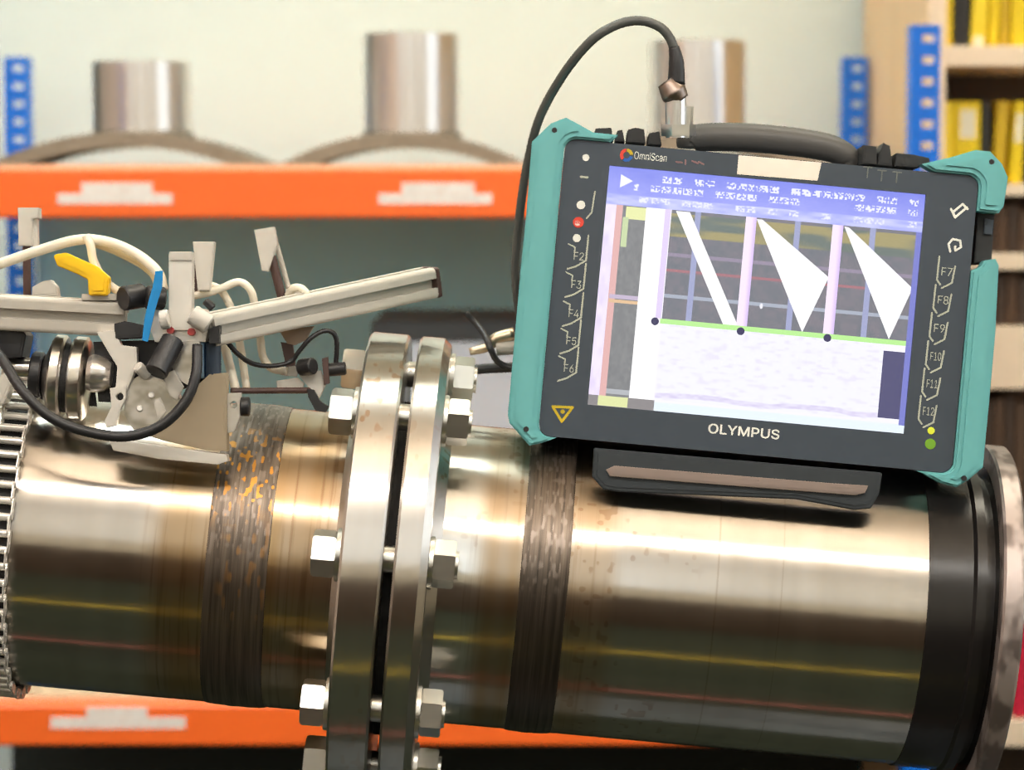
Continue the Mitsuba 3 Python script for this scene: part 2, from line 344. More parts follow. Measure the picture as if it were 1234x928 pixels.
row(shelf_z[1][1], 122, [(1137, 1149, yel[2], 0, None, 'bright yellow binder against the bookcase side on the second shelf'),
    (1150, 1181, yel[0], 0, (.55, .9), 'wide yellow binder with a pale spine label on the second shelf'),
    (1182.5, 1193, m_blackb, 0, None, 'black binder right of the labelled yellow one on the second shelf'),
    (1195, 1210, yel[1], .06, None, 'slightly leaning mustard binder on the second shelf'),
    (1216, 1231, yel[0], .06, (.5, .85), 'leaning yellow binder with a pale label near the right frame edge')], 'binders on the second bookcase shelf')
DL = ['dark brown binder just below the second shelf', 'dark brown binder on the thin middle shelf', 'dark brown binder on the low shelf below the thick board']
for si, (zi, top) in enumerate(((2, 246), (3, 330), (4, 480))):
    for k, a in enumerate(range(1164, 1236, 13)):
        m = m_brownb[(k + si) % 2]
        xa, xb = at(a, 200, YC0 + .03)[0], at(a + 12, 200, YC0 + .03)[0]
        binder(xa, xb, shelf_z[zi][1] + .0005, at(0, top + (k * 7) % 9, YC0)[2], m, DL[si], group=['brown binders below the second shelf', 'brown binders on the thin shelf', 'brown binders on the low shelf'][si], y0=YC0 + .03)
xa, xb = at(1222, 750, YC0 + .015)[0], at(1275, 750, YC0 + .015)[0]
single('file_box', bx(xa, xb, YC0 + .01, YC0 + .22, shelf_z[5][1] + .0008, at(0, 722, YC0)[2], .004), m_red, 'red file box on the lowest bookcase shelf beside the pipe end', 'box')
# ================================================================ PIPE
TILT = math.radians(5.25)
P0 = at(617, 697, 1.75)
EX = np.array([math.cos(TILT), 0, -math.sin(TILT)]); EY = np.array([0, 1.0, 0]); EZ = np.array([math.sin(TILT), 0, math.cos(TILT)])
MP = frame(P0, EX, EY, EZ)
RP, RF, RB = .1005, .157, .1315
def onpipe(x, ang, r):
    a = math.radians(ang); return P0 + EX * x + r * (-math.cos(a) * EY + math.sin(a) * EZ)
def band(x, a, b, s=.004): return smoothstep(a - s, a + s, x) * (1 - smoothstep(b - s, b + s, x))
def pipe_col(p, n, uv):
    x, t = uv.x, uv.y
    c = mix((0.585, 0.545, 0.50), (0.49, 0.45, 0.405), fbm(x * 70, t * 6, 1.0))
    c = mix(c, (0.66, 0.65, 0.62), band(x, -.05, -.02, .01))
    amber = dr.clip(band(x, -.224, -.105, .012) + band(x, -.022, .006, .008) + 0.75 * band(x, .030, .062, .010), 0, 1) * (0.5 + 0.5 * noise(x * 130, t * 9, 4.0)) * (1.0 + .3 * smoothstep(.0, -.12, t))
    c = mix(c, (0.40, 0.25, 0.10), dr.clip(amber * 0.85, 0, .95))
    streak = smoothstep(.5, .9, fbm(x * 420, t * 16, 2.0)) * (band(x, -.225, -.10, .01) + 0.6 * band(x, -.03, .06, .02))
    c = mix(c, (0.24, 0.14, 0.07), dr.clip(streak, 0, 1) * 0.6)
    spots = smoothstep(.72, .88, noise(x * 230, t * 230, 9.0)) * band(x, -.03, .11, .02) * smoothstep(.52, .66, noise(x * 22, t * 22, 5.0))
    c = mix(c, (0.26, 0.13, 0.06), spots * 0.4)
    ring = band(x, .1285, .1295, .0006) + band(x, .170, .1706, .0005)
    return mix(c, (0.34, 0.27, 0.2), dr.clip(ring, 0, 1) * 0.5)
def pipe_rough(p, n, uv):
    return 0.17 + 0.07 * fbm(uv.x * 50, uv.y * 12, 3.0) + 0.12 * (band(uv.x, -.224, -.105, .012) + band(uv.x, -.022, .062, .01))
m_pipe = mat('pipe_steel', {'type': 'twosided', 'b': {'type': 'principled', 'base_color': proc(pipe_col), 'roughness': proc(pipe_rough), 'metallic': 1.0, 'anisotropic': 0.9, 'specular': 0.5}})
def weldcol(p, n, uv):
    x, t = uv.x, uv.y
    c = mix((0.06, 0.048, 0.038), (0.22, 0.175, 0.14), fbm(x * 600, t * 22, 1.0)) * (1 - .45 * smoothstep(-.05, .02, x) * smoothstep(.035, .015, t))
    c = mix(c, (0.30, 0.25, 0.22), smoothstep(.55, .9, noise(x * 620, t * 200, 3.0)) * .5 * smoothstep(.0, .03, t))
    o = smoothstep(.68, .8, noise(x * 430, t * 280, 6.0)) * band(t, .045, .10, .02) * smoothstep(.0, -.05, x) * smoothstep(.35, .6, noise(x * 40, t * 30, 8.0))
    return mix(c, (0.60, 0.27, 0.04), dr.clip(o + .35 * smoothstep(.66, .85, noise(x * 330, t * 120, 11.0)) * smoothstep(.45, .7, noise(x * 50, t * 14, 12.0)) * smoothstep(.05, .0, x + .1), 0, 1) * 0.8)
m_weld = metal('weld_steel', proc(weldcol), 0.38, metallic=.9)
def flange_col(p, n, uv):
    x, t = uv.x, uv.y
    c = mix((0.66, 0.63, 0.59), (0.56, 0.52, 0.475), fbm(x * 90, t * 8, 1.0))
    s = smoothstep(.66, .86, noise(x * 300, t * 260, 5.0)) * smoothstep(.5, .65, noise(x * 30, t * 22, 7.0)) * (.3 + .7 * smoothstep(-.02, -.027, x)) * (.25 + .75 * smoothstep(.0, .06, t))
    return mix(c, (0.46, 0.25, 0.11), s * 0.6)
m_flange = mat('flange_steel', {'type': 'twosided', 'b': {'type': 'principled', 'base_color': proc(flange_col), 'roughness': 0.25, 'metallic': 1.0, 'anisotropic': 0.9, 'specular': 0.5}})
m_bolt = metal('bolt_zinc', [0.66, 0.64, 0.58], 0.32)
m_black = plastic('black_coat', [0.008, 0.007, 0.007], 0.26, .4)
m_gask = plastic('gasket', [0.01, 0.01, 0.01], 0.7)
m_rim = metal('rim_steel', proc(lambda p, n, uv: mix((0.40, 0.34, 0.32), (0.16, 0.13, 0.12), smoothstep(.45, .7, fbm(uv.x * 80, uv.y * 60, 2.0)))), 0.45, metallic=.8)
pipe = thing('flanged_pipe', 'large steel test pipe with a bolted flange pair, dark weld bands and black right end', 'pipe')
def pl(name, prof, m, n=160, label=None, parent=None, disp=0.0):
    me, uv = lathe(prof, n)
    if disp:
        v = np.array(me.vertices); r = np.hypot(v[:, 1], v[:, 2])
        d = disp * (meshkit.fbm(np.stack([v[:, 0] * 140, v[:, 1] * 45, v[:, 2] * 45], 1), 3) - .35)
        v[:, 1:] *= ((r + d) / r)[:, None]; me = trimesh.Trimesh(v, me.faces, process=False)
    return part(parent or pipe, name, apply(me, MP), m, smooth=True, uv=uv, label=label)
FL = [(-.1088, -.0825), (-.0755, -.0545)]
pl('pipe_section', [(-.62, RP - .008), (-.62, RP), (-.105, RP)], m_pipe, label='left steel pipe section')
pl('pipe_section', [(-.059, RP), (.264, RP)], m_pipe, label='right steel pipe section with heat tint beside the weld')
def seam(a, b, n=14):
    xs_ = np.linspace(a, b, n); return [(a - .001, RP - .001)] + [(x, RP + .0003 + .0009 * math.sin(math.pi * (x - a) / (b - a)) ** .6) for x in xs_] + [(b + .001, RP - .001)]
pl('weld_seam', seam(-.196, -.157), m_weld, 240, 'rust-speckled dark weld band', disp=.0009)
pl('weld_seam', seam(.004, .034), m_weld, 240, 'nearly black weld band', disp=.0009)
for i, (a, b) in enumerate(FL):
    c = .0016; c2 = c if i == 0 else .0048
    fk = pl('flange', [(a, RP + .001), (a, RF - c), (a + c, RF), (b - c2, RF), (b, RF - c2), (b, RP - .02)], m_flange, 200)
    if i == 0: pl('fillet_weld', [(a - .007, RP - .0005), (a - .004, RP + .003), (a + .0005, RP + .008)], m_flange, 120)
    else: pl('fillet_weld', [(b - .0005, RP + .008), (b + .004, RP + .003), (b + .007, RP - .0005)], m_flange, 120)
pl('gasket', [(-.0826, .08), (-.0826, .112), (-.0754, .112), (-.0754, .08)], m_gask, 120)
pl('end_coating', [(.2635, RP), (.2638, RP + .0012), (.292, RP + .0012), (.294, RP + .004), (.300, RP + .004), (.301, RP - .004), (.307, RP - .004), (.308, RP + .004)], m_black, 160, 'black painted pipe end')
pl('end_ring', [(.308, RP - .01), (.308, RP + .0170), (.3095, RP + .0185), (.3205, RP + .0185), (.322, RP + .0170), (.322, .02)], m_rim, 160, 'worn steel end ring')
for k in range(8):
    ang = 11 + 45 * k
    C = onpipe(0, ang, RB); a = math.radians(ang)
    er = -math.cos(a) * EY + math.sin(a) * EZ; et = np.cross(EX, er)
    def B(poly, x0, x1, b=.0): 
        me = bevprism(poly, x0, x1, b) if b else prism(poly, x0, x1)
        return apply(me, frame(C, er, et, EX))
    rot = rng.uniform(0, 1.0)
    x0, x1 = FL[0][0], FL[1][1]
    bk = part(pipe, 'bolt', cat([B(Point(0, 0).buffer(.0088, 12), x0 - .012, x1 + .0185), B(hexpoly(.0265, rot), x0 - .0185, x0 - .0035, .0015)]), m_bolt, smooth=30)
    part(bk, 'washer', B(Point(0, 0).buffer(.0168, 24), x0 - .0034, x0 - .0002, .0005), m_bolt, smooth=30)
    part(bk, 'washer', B(Point(0, 0).buffer(.0168, 24), x1 + .0002, x1 + .003, .0005), m_bolt, smooth=30)
    part(bk, 'nut', B(hexpoly(.0265, rot + .4).difference(Point(0, 0).buffer(.0089, 12)), x1 + .0031, x1 + .0165, .001), m_bolt, smooth=30)

# supports below the frame
m_stand = plastic('stand_paint', [0.10, 0.12, 0.14], 0.5)
for i, (x, r, lab) in enumerate(((-.095, RF, 'grey steel floor stand under the bolted flanges'), (.315, RP + .0185, 'grey steel floor stand under the black pipe end'))):
    c = P0 + EX * x; zb = c[2] - r * 1.0
    st = thing('pipe_stand', lab, 'stand')
    part(st, 'base', bx(c[0] - .16, c[0] + .16, 1.75 - .2, 1.75 + .2, 0, .012, .002), m_stand)
    part(st, 'column', bx(c[0] - .03, c[0] + .03, 1.72, 1.78, .012, zb - .0478, .003), m_stand)
    V = Polygon([(-.09, 0), (.09, 0), (.09, .05), (0.012, .032), (-.012, .032), (-.09, .05)])
    hv = zb - .035
    part(st, 'vee_block', apply(prism(V, -.012, .012), frame([c[0] - .0, 1.75, hv - .013], [0, 1, 0], [0, 0, 1], [1, 0, 0])), m_stand)

# ================================================================ INSTRUMENT
s525, c525 = math.sin(TILT), math.cos(TILT)
CD = at(912, 361, 1.70); SD = ((CD - CAM) @ FWD) / F
RA = RIGHT * c525 - UP * s525; UB = UP * c525 + RIGHT * s525
MD = frame(CD, RA, UB, -FWD)
def dv(px, py):
    dx, dy = px - 912, py - 361
    return ((dx * c525 + dy * s525) * SD, (dx * s525 - dy * c525) * SD)
def dpoly(pts): return Polygon([dv(*p) for p in pts])
def D(mesh): return apply(mesh, MD)
m_body = plastic('instrument_grey', lin(55, 65, 76), 0.45)
m_rubber = plastic('instrument_black', [0.012, 0.013, 0.014], 0.55)
m_teal = plastic('teal_rubber', lin(98, 168, 170), 0.42)
m_mark = plastic('key_print', lin(168, 172, 160), 0.6)
m_white = plastic('white_print', lin(225, 226, 220), 0.5)
m_yel = plastic('yellow_print', lin(190, 165, 30), 0.5); m_grn = plastic('green_print', lin(110, 160, 40), 0.5); m_lime = plastic('lime_print', lin(215, 225, 60), 0.5)
m_redp = plastic('red_print', lin(205, 60, 45), 0.5); m_blup = plastic('blue_print', lin(30, 90, 170), 0.5)
m_stick = plastic('sticker', [0.84, 0.77, 0.68], 0.5)
ins = thing('flaw_detector', 'teal-cornered ultrasonic test instrument with a lit screen standing on the pipe', 'instrument')
def rrect(a0, b0, a1, b1, r): return sbox(a0 + r, b0 + r, a1 - r, b1 - r).buffer(r, 6)
bez = rrect(-247 * SD, -187 * SD, 253 * SD, 172 * SD, 14 * SD)
scr = sbox(-191.5 * SD, -144.8 * SD, 191.5 * SD, 144.8 * SD)
part(ins, 'housing', D(bevprism(bez.buffer(-.0005).intersection(sbox(-400 * SD, -177 * SD, 400 * SD, 400 * SD)), -.076, -.0041, .002)), m_body, smooth=30)
part(ins, 'bezel', D(prism(bez.difference(scr), -.004, 0)), m_body, label='dark grey bezel around the screen')
bumps = {'left': [(745, 163), (715, 160), (697, 150), (682, 142), (664, 149), (641, 171), (634, 260), (626, 340), (612, 500), (614, 510), (638, 537), (652, 534), (672, 527), (712, 523), (716, 518), (700, 400), (700, 200)],
         'rt': [(1110, 198), (1145, 190), (1175, 181), (1193, 183), (1207, 198), (1214, 214), (1209, 249), (1203, 257), (1189, 256), (1150, 250), (1140, 215)],
         'rb': [(1160, 330), (1181, 322), (1186, 314), (1199, 312), (1203, 320), (1199, 400), (1191, 490), (1184, 563), (1168, 577), (1152, 587), (1133, 582), (1112, 570), (1078, 558), (1078, 551), (1130, 548)]}
keep = sbox(-400 * SD, -178 * SD, 400 * SD, 400 * SD).difference(sbox(262 * SD, -200 * SD, 400 * SD, -120 * SD))          # behind the front lip the corners stop at the pipe's crown
for q in bumps.values():
    P = dpoly(q).difference(bez.buffer(.0004)).buffer(0)
    me = [man(bevprism(P, -.017, .006, .0045))]
    R2 = P.buffer(-.0045).intersection(keep)
    for g in getattr(R2, 'geoms', [R2]):
        if g.area > 1e-5: me.append(man(bevprism(g, -.052, -.012, .003)))
    u = me[0]
    for o in me[1:]: u = u + o
    part(ins, 'bumper', D(tri(u)), m_teal, smooth=30, label='teal rubber corner bumper')
part(ins, 'side_port', D(bevprism(dpoly([(1183, 250), (1203, 255), (1199, 314), (1178, 316)]).difference(bez.buffer(.0004)), -.06, -.012, .001)), m_rubber)
part(ins, 'side_port', D(bevprism(dpoly([(1190, 262), (1201, 264), (1199, 282), (1189, 281)]).difference(bez.buffer(.0008)), -.05, -.009, .001)), m_body)
for (x, y) in ((668, 158), (634, 517), (1193, 196), (1160, 576)):
    part(ins, 'screw', D(apply(prism(Point(*dv(x, y)).buffer(.0017, 8), 0.004, .0064), np.eye(4))), m_rubber)
# top: handle and rugged connectors
hp = [D(trimesh.Trimesh([[*dv(x, y), z]], [], process=False)).vertices[0] for x, y, z in ((836, 170, -.05), (837, 161, -.05), (854, 157, -.05), (905, 157, -.05), (962, 162, -.05), (1010, 170, -.05), (1034, 182, -.05), (1038, 194, -.05))]
part(ins, 'handle', tube(hp, [.007, .0088, .0094, .0096, .0096, .0092, .008, .0065], 14, 8), plastic('handle_grey', [0.06, 0.058, 0.055], 0.45), smooth=True, label='curved dark carrying handle')
k = 0
for q in ([(716, 164), (719, 151), (738, 150), (741, 166)], [(743, 166), (746, 153), (752, 152), (755, 167)], [(757, 168), (759, 152), (768, 150), (778, 152), (780, 169)], [(783, 170), (785, 156), (797, 154), (800, 171)],
          [(1044, 194), (1046, 171), (1062, 173), (1062, 195)], [(1063, 195), (1066, 180), (1071, 168), (1079, 172), (1082, 197)], [(1084, 197), (1086, 181), (1108, 183), (1126, 187), (1127, 192), (1110, 199)]):
    part(ins, 'top_port', D(bevprism(dpoly(q).difference(bez.buffer(.0003)).buffer(0), -.06 + .004 * (k % 3), -.02 - .003 * (k % 2), .0015)), m_rubber); k += 1
# foot under the front edge
MFt = frame(at(888, 580, 1.669), RA, UB, -FWD); SF = ((at(888, 580, 1.669) - CAM) @ FWD) / F
def fv(px, py):
    dx, dy = px - 888, py - 580; return ((dx * c525 + dy * s525) * SF, (dx * s525 - dy * c525) * SF)
foot_o = Polygon([fv(*p) for p in ((716, 540), (714, 575), (727, 590), (745, 593), (960, 602), (1030, 615), (1050, 613), (1060, 596), (1064, 570))]).buffer(-.0012).buffer(.0012)
ft = part(ins, 'foot', apply(bevprism(foot_o, -.013, .0, .003), MFt), plastic('foot_grey', lin(44, 50, 55), 0.42), smooth=30, label='dark grey folding foot')
lip = Polygon([fv(*p) for p in ((730, 566), (735, 574), (1030, 597), (1042, 594), (1046, 585), (1000, 582), (740, 561))])
part(ft, 'foot_ridge', apply(bevprism(lip, 0, .0035, .0016), MFt), plastic('foot_ridge', lin(132, 118, 111), 0.4), smooth=30, label='worn lighter ridge')
# prints
part(ins, 'sticker', D(prism(dpoly([(890, 187), (990, 196), (985, 218), (888, 210)]), 0, .0005)), m_stick, label='small cream paper sticker')
def text(parent, s, x0, x1, y_base, h, m, z=.0002, bold=False, label=None):
    me = meshkit.text_mesh(s, 1.0, .0004, bold); v = np.array(me.vertices); v[:, 0] -= v[:, 0].min()
    a0, b0 = dv(x0, y_base); w = (x1 - x0) * SD / c525
    v[:, 0] = a0 + v[:, 0] / v[:, 0].max() * w; v[:, 1] = b0 + v[:, 1] * h * SD; v[:, 2] = z + v[:, 2]
    return part(parent, 'lettering', D(trimesh.Trimesh(v, me.faces, process=False)), m, label=label)
text(ins, 'OLYMPUS', 853, 939, 521.5, 11, m_white, bold=True, label='white maker lettering')
text(ins, 'OmniScan', 764, 803, 191.5, 9, m_white, label='small white model lettering')
plastic('faint_print', lin(120, 92, 96), .5)
FAINT = [[(815, 195), (822, 196)], [(826, 193), (826, 198)], [(834, 194), (841, 197)], [(842, 195), (848, 198)]]
for sc_, m, a0, a1 in ((7, m_redp, 100, 230), (7, m_yel, 10, 90), (7, m_blup, 240, 350)):
    c = dv(755, 187); q = [(c[0] + r * SD * math.cos(math.radians(a)), c[1] + r * SD * math.sin(math.radians(a))) for r, aa in ((8, np.linspace(a0, a1, 10)), (4, np.linspace(a1, a0, 10))) for a in aa]
    part(ins, 'emblem_arc', D(prism(Polygon(q), 0, .0005)), m)
def stroke(name, lines, w, m, label=None):
    g = shapely.union_all([LineString([dv(*p) for p in l]).buffer(w * SD / 2, 3) for l in lines])
    return part(ins, name, D(prism(g, 0, .0004)), m, label=label)
def disc(name, x, y, r, m): part(ins, name, D(prism(Point(*dv(x, y)).buffer(r * SD, 8), 0, .0005)), m)
stroke('faint_mark', FAINT, 2.2, 'mat_faint_print')
# left key column: a bracket and a numeral for each key, in a shallow S
kx = lambda y: 706 - 0.088 * (y - 245)
disc('indicator_mark', 706, 190, 4.2, m_white); stroke('indicator_mark', [[(700, 213), (708, 214)]], 2.6, m_mark)
disc('key_mark', 700, 247, 5.2, m_white); disc('key_mark', 697, 268, 6.6, m_redp); disc('key_mark', 696, 269, 3.4, m_white); disc('key_mark', 695, 287, 4.8, m_white)
for i, y in enumerate((252, 312, 346, 381, 414, 447)):
    x = kx(y)
    if i == 0: stroke('key_bracket', [[(717, 231), (713, 256), (707, 263)]], 2, m_mark); continue
    stroke('key_bracket', [[(x + 9, y - 28), (x + 6, y + 2), (x - 6, y + 9), (x - 16, y + 12)]], 2.2, m_mark)
    if i < 6: text(ins, ['', 'F2', 'F3', 'F4', 'F5', 'F6'][i], x - 9, x + 3, y + 1, 9.5, m_mark)
    stroke('key_bracket', [[(x - 15, y - 18), (x - 7, y - 14), (x - 8, y - 8)]], 1.8, m_mark)
stroke('warning_mark', [[(666, 490), (690, 491), (677, 508), (666, 490)]], 3.2, m_yel, 'yellow triangle mark'); disc('warning_mark', 678, 496, 2.6, m_yel)
# right key column
stroke('key_icon', [[(1146, 252), (1151, 262), (1165, 250)], [(1148, 256), (1160, 246), (1166, 252)]], 2.8, m_white)
stroke('key_icon', [[(1145, 303), (1143, 294), (1148, 288), (1157, 290), (1158, 298), (1151, 302), (1151, 297)]], 2.6, m_white)
for i, y in enumerate((325, 359, 393, 427, 460, 493)):
    x = 1139 - 0.088 * (y - 325) - 1.5 * i
    stroke('key_bracket', [[(x - 7, y - 16), (x - 10, y + 12), (x - 6, y + 18)], [(x + 12, y - 4), (x + 8, y + 16), (x - 4, y + 22)]], 2.2, m_mark)
    text(ins, ['F7', 'F8', 'F9', 'F10', 'F11', 'F12'][i], x - 5, x + 8, y + 7, 10, m_mark)
disc('power_mark', 1122, 519, 4.4, m_lime); disc('power_mark', 1121, 535, 6.5, m_grn)
for x, y in ((1046, 207), (1063, 211), (1081, 213)): stroke('indicator_mark', [[(x - 5, y - 6), (x + 5, y - 5)], [(x, y - 5), (x - 1, y + 7)]], 1.6, plastic('dim_print', lin(98, 104, 100), .5) if 'mat_dim_print' not in scene else 'mat_dim_print')

# screen picture
def screen_fn(p, n, uv):
    x, y = uv.x * 383, uv.y * 289.6
    inb = lambda x0, y0, x1, y1: (x >= x0) & (x < x1) & (y >= y0) & (y < y1)
    col = lambda *c: C3(lin(*c))
    c = col(246, 244, 255) + 0 * x
    put = lambda c, m, k: dr.select(m, k, c)
    # measured panels, noisy scan data
    c = put(c, inb(80, 184, 350, 276), mix(lin(243, 243, 255), lin(234, 230, 248), smoothstep(.55, .95, noise(x * .12, y * .35, 2.0))))
    ripple = y - (268 + 4 * noise(x * .05, 1.0, 0.0))
    c = put(c, inb(80, 258, 350, 280) & (dr.abs(ripple) < 3), mix(lin(214, 206, 238), lin(236, 232, 250), noise(x * .2, y * .5, 3.0)))
    c = put(c, inb(80, 279, 383, 290), col(232, 244, 255))
    c = put(c, inb(350, 192, 376, 273), col(76, 76, 118))
    panel = inb(80, 46, 377, 180)
    g = mix(lin(112, 118, 128), lin(128, 124, 134), noise(x * .15, y * .15))
    c = put(c, panel, g)
    top = mix(lin(110, 122, 118), lin(166, 156, 112), smoothstep(.3, .75, noise(x * .02, y * .14, 5.0)))
    c = put(c, panel & (y > 50) & (y < 78), top)
    for yy, k, w in ((100, (150, 140, 162), 2.2), (119, (172, 116, 126), 1.6), (150, (168, 176, 192), 2.2)):
        c = put(c, panel & (dr.abs(y - yy) < w), col(*k))
    for xx in (112, 233, 324): c = put(c, panel & (dr.abs(x - xx) < 3.5), col(160, 166, 204))
    def poly(q):
        m = x > -1e9
        for (ax, ay), (bx_, by_) in zip(q, q[1:] + q[:1]): m = m & (((bx_ - ax) * (y - ay) - (by_ - ay) * (x - ax)) >= 0)
        return m
    for q in ([(85, 47), (102, 47), (173, 180), (155, 180)], [(183, 48), (190, 48), (276, 110), (250, 179)], [(289, 47), (295, 48), (378, 114), (355, 178)]):
        c = put(c, poly(q), col(255, 255, 255))
    for a, b in ((170, 183), (275, 288)): c = put(c, inb(a, 46, b, 182), mix(lin(250, 232, 255), lin(220, 196, 250), smoothstep(a + 6, b, x)))
    c = put(c, inb(77, 178, 377, 184), col(186, 240, 150))
    c = put(c, inb(376, 40, 383, 280), col(122, 128, 206))
    # left strip
    c = put(c, inb(0, 46, 13, 279), mix(lin(246, 236, 255), lin(228, 214, 250), noise(x * .2, y * .08)))
    c = put(c, inb(13, 46, 21, 277), col(226, 178, 176))
    c = put(c, inb(21, 46, 49, 277), mix(lin(136, 138, 140), lin(122, 124, 128), noise(x * .3, y * .3)))
    c = put(c, inb(25, 47, 54, 62), col(232, 236, 172)); c = put(c, inb(22, 60, 29, 96), col(200, 216, 168))
    c = put(c, inb(14, 154, 49, 159), col(196, 182, 206)); c = put(c, inb(14, 160, 49, 164), col(226, 190, 150))
    c = put(c, inb(21, 268, 49, 274), col(178, 182, 188))
    c = put(c, inb(49, 46, 78, 279), col(255, 254, 255)); c = put(c, inb(72, 46, 79, 178), col(226, 210, 250))
    c = put(c, inb(0, 277, 80, 290), col(140, 136, 138)); c = put(c, inb(12, 277, 48, 289), col(224, 230, 168))
    # header with rows of tiny characters
    hd = y < 46
    c = put(c, hd, mix(lin(128, 138, 236), lin(166, 172, 250), smoothstep(0, 44, y) * .7 + .3 * noise(x * .06, y * .1)))
    c = put(c, hd & (y > 33), mix(lin(160, 168, 248), lin(206, 210, 254), noise(x * .05, y * .3)))
    for y0, y1, k0 in ((7, 15, 1.0), (19, 27, 2.0), (34, 41, 3.0)):
        glyph = (cell_rand(x * .55, y * .6, k0) > .42) & (cell_rand(dr.floor(x / 13), k0 * 7, 0) > .28) & (dr.abs(x - dr.floor(x / 13) * 13 - 6) < 5.6)
        c = put(c, (y > y0) & (y < y1) & (x > 32) & (x < 376) & glyph, col(236, 238, 255))
    for xx, yy in ((72, 182), (176, 184.5), (281, 183)): c = put(c, dr.square(x - xx) + dr.square(y - yy) < 22, col(50, 48, 92))
    c = put(c, dr.square((x - 198) * 1.3) + dr.square((y - 152) * .8) < 7, col(235, 235, 245))
    c = put(c, poly([(15, 9), (30, 16), (15, 25)]), col(250, 250, 255))
    return c
w2, h2 = 191.5 * SD, 144.8 * SD
sv = np.array([[-w2, -h2, -.0025], [w2, -h2, -.0025], [w2, h2, -.0025], [-w2, h2, -.0025]])
m_glass = plastic('screen_glass', [0.02, 0.02, 0.022], 0.3)
SCREEN_GAIN = 0.73
part(ins, 'screen', D(trimesh.Trimesh(sv, [[0, 1, 2], [0, 2, 3]], process=False)), m_glass, uv=np.array([[0, 1], [1, 1], [1, 0], [0, 0.0]]), label='lit screen with three scan panels',
     emitter={'type': 'area', 'radiance': proc(lambda p, n, uv: screen_fn(p, n, uv) * SCREEN_GAIN)})

# coaxial cable looping over the top
m_cable = plastic('cable_grey', lin(74, 76, 74), 0.4); m_blk = plastic('cable_black', [0.014, 0.014, 0.016], 0.4)
m_chrome = metal('chrome', [0.75, 0.77, 0.8], 0.18)
cb = thing('instrument_cable', 'dark coaxial cable looping from the connector on top of the instrument', 'cable')
yc_ = 1.722
path = [at(814, 62, yc_), at(806, 44, yc_), at(794, 32, yc_), at(772, 25, yc_), at(746, 29, yc_), at(716, 46, yc_), at(688, 77, yc_ + .01), at(664, 114, yc_ + .03), at(648, 148, 1.766), at(637, 190, 1.785), at(630, 230, 1.795), at(624, 280, 1.805), at(621, 330, 1.81), at(630, 390, 1.82), at(660, 430, 1.82)]
part(cb, 'cord', tube(path, .0031, 10, 8), m_cable, smooth=True)
part(cb, 'strain_relief', tube([at(812, 56, yc_), at(815, 75, yc_), at(815, 102, yc_)], [.0034, .0050, .0058], 12, 6), m_blk, smooth=True)
part(cb, 'swivel', tube([at(802, 98, yc_), at(812, 112, yc_), at(820, 122, yc_)], [.0062, .0092, .0064], 12, 6), metal('bronze', [0.28, 0.22, 0.19], .35), smooth=True)
part(cb, 'connector', cat([tube([at(814, 118, yc_), at(815, 166, yc_)], .0070, 16, 2), tube([at(826, 128, yc_ + .004), at(824, 166, yc_ + .004)], .0055, 6, 2), tube([at(818, 150, yc_), at(818, 164, yc_)], .0115, 6, 2)]), m_chrome, smooth=40, label='chrome plug')
# ================================================================ SCANNER ON THE LEFT PIPE
m_alu = plastic('aluminium', lin(182, 177, 167), 0.38, .6)
m_alum = metal('milled_aluminium', [0.74, 0.71, 0.66], 0.32, metallic=.55)
m_pol = metal('polished_steel', proc(lambda p, n, uv: mix((0.66, 0.64, 0.62), (0.40, 0.38, 0.33), smoothstep(.35, .7, fbm(p.x * 90, p.y * 90, p.z * 90)))), 0.22, metallic=.8)
m_whitep = plastic('white_plastic', lin(190, 186, 178), 0.4)
m_lever = plastic('yellow_plastic', lin(235, 190, 12), 0.35)
m_strap = plastic('blue_strap', lin(10, 125, 190), 0.4)
m_rod = plastic('brown_rod', lin(72, 52, 48), 0.4); m_bluem = metal('blue_steel', lin(150, 185, 215), 0.3); m_navy = plastic('navy_cap', lin(40, 52, 66), 0.4)
m_screw = plastic('red_screw', lin(165, 60, 58), 0.4)
m_hose = plastic('white_hose', lin(226, 218, 200), 0.4); m_hoseb = plastic('cream_hose', lin(206, 190, 152), 0.4)
scn = thing('pipe_scanner', 'aluminium pipe scanner with rails, probe clamps and a roller chain gripping the left pipe', 'scanner')
def sx(pts, Y, t, bev=.0012, holes=(), rnd=0.0):
    """outline in the plane at distance Y that faces the camera, t metres thick away from it."""
    cx, cy = np.mean(pts, axis=0); s = ((at(cx, cy, Y) - CAM) @ FWD) / F
    P = Polygon([((x - cx) * s, -(y - cy) * s) for x, y in pts]).buffer(0)
    if rnd: P = P.buffer(-rnd).buffer(2 * rnd, 4).buffer(-rnd)
    for (hx, hy, hr) in holes: P = P.difference(Point((hx - cx) * s, -(hy - cy) * s).buffer(hr * s, 10))
    me = bevprism(P, -t, 0, bev) if bev else prism(P, -t, 0)
    return apply(me, frame(at(cx, cy, Y), RIGHT, UP, -FWD))
def sp(name, pts, Y, t, m, bev=.0012, holes=(), rnd=0.0, label=None, parent=None):
    return part(parent or scn, name, sx(pts, Y, t, bev, holes, rnd), m, smooth=30, label=label)
def rectq(x0, y0, x1, y1): return [(x0, y0), (x1, y0), (x1, y1), (x0, y1)]
def rod(name, a, b, Ya, Yb, r, m, n=16, label=None, parent=None, caps=0.0):
    A, B_ = at(*a, Ya), at(*b, Yb); d = (B_ - A); L = np.linalg.norm(d); d = d / L
    u = np.cross(d, FWD); u /= np.linalg.norm(u); w = np.cross(d, u)
    c = min(.0008, r * .3)
    me, _ = lathe([(0, 0.0001), (0, r - c), (c, r), (L - c, r), (L, r - c), (L, .0001)], n)
    return part(parent or scn, name, apply(me, frame(A, d, u, w)), m, smooth=True, label=label)
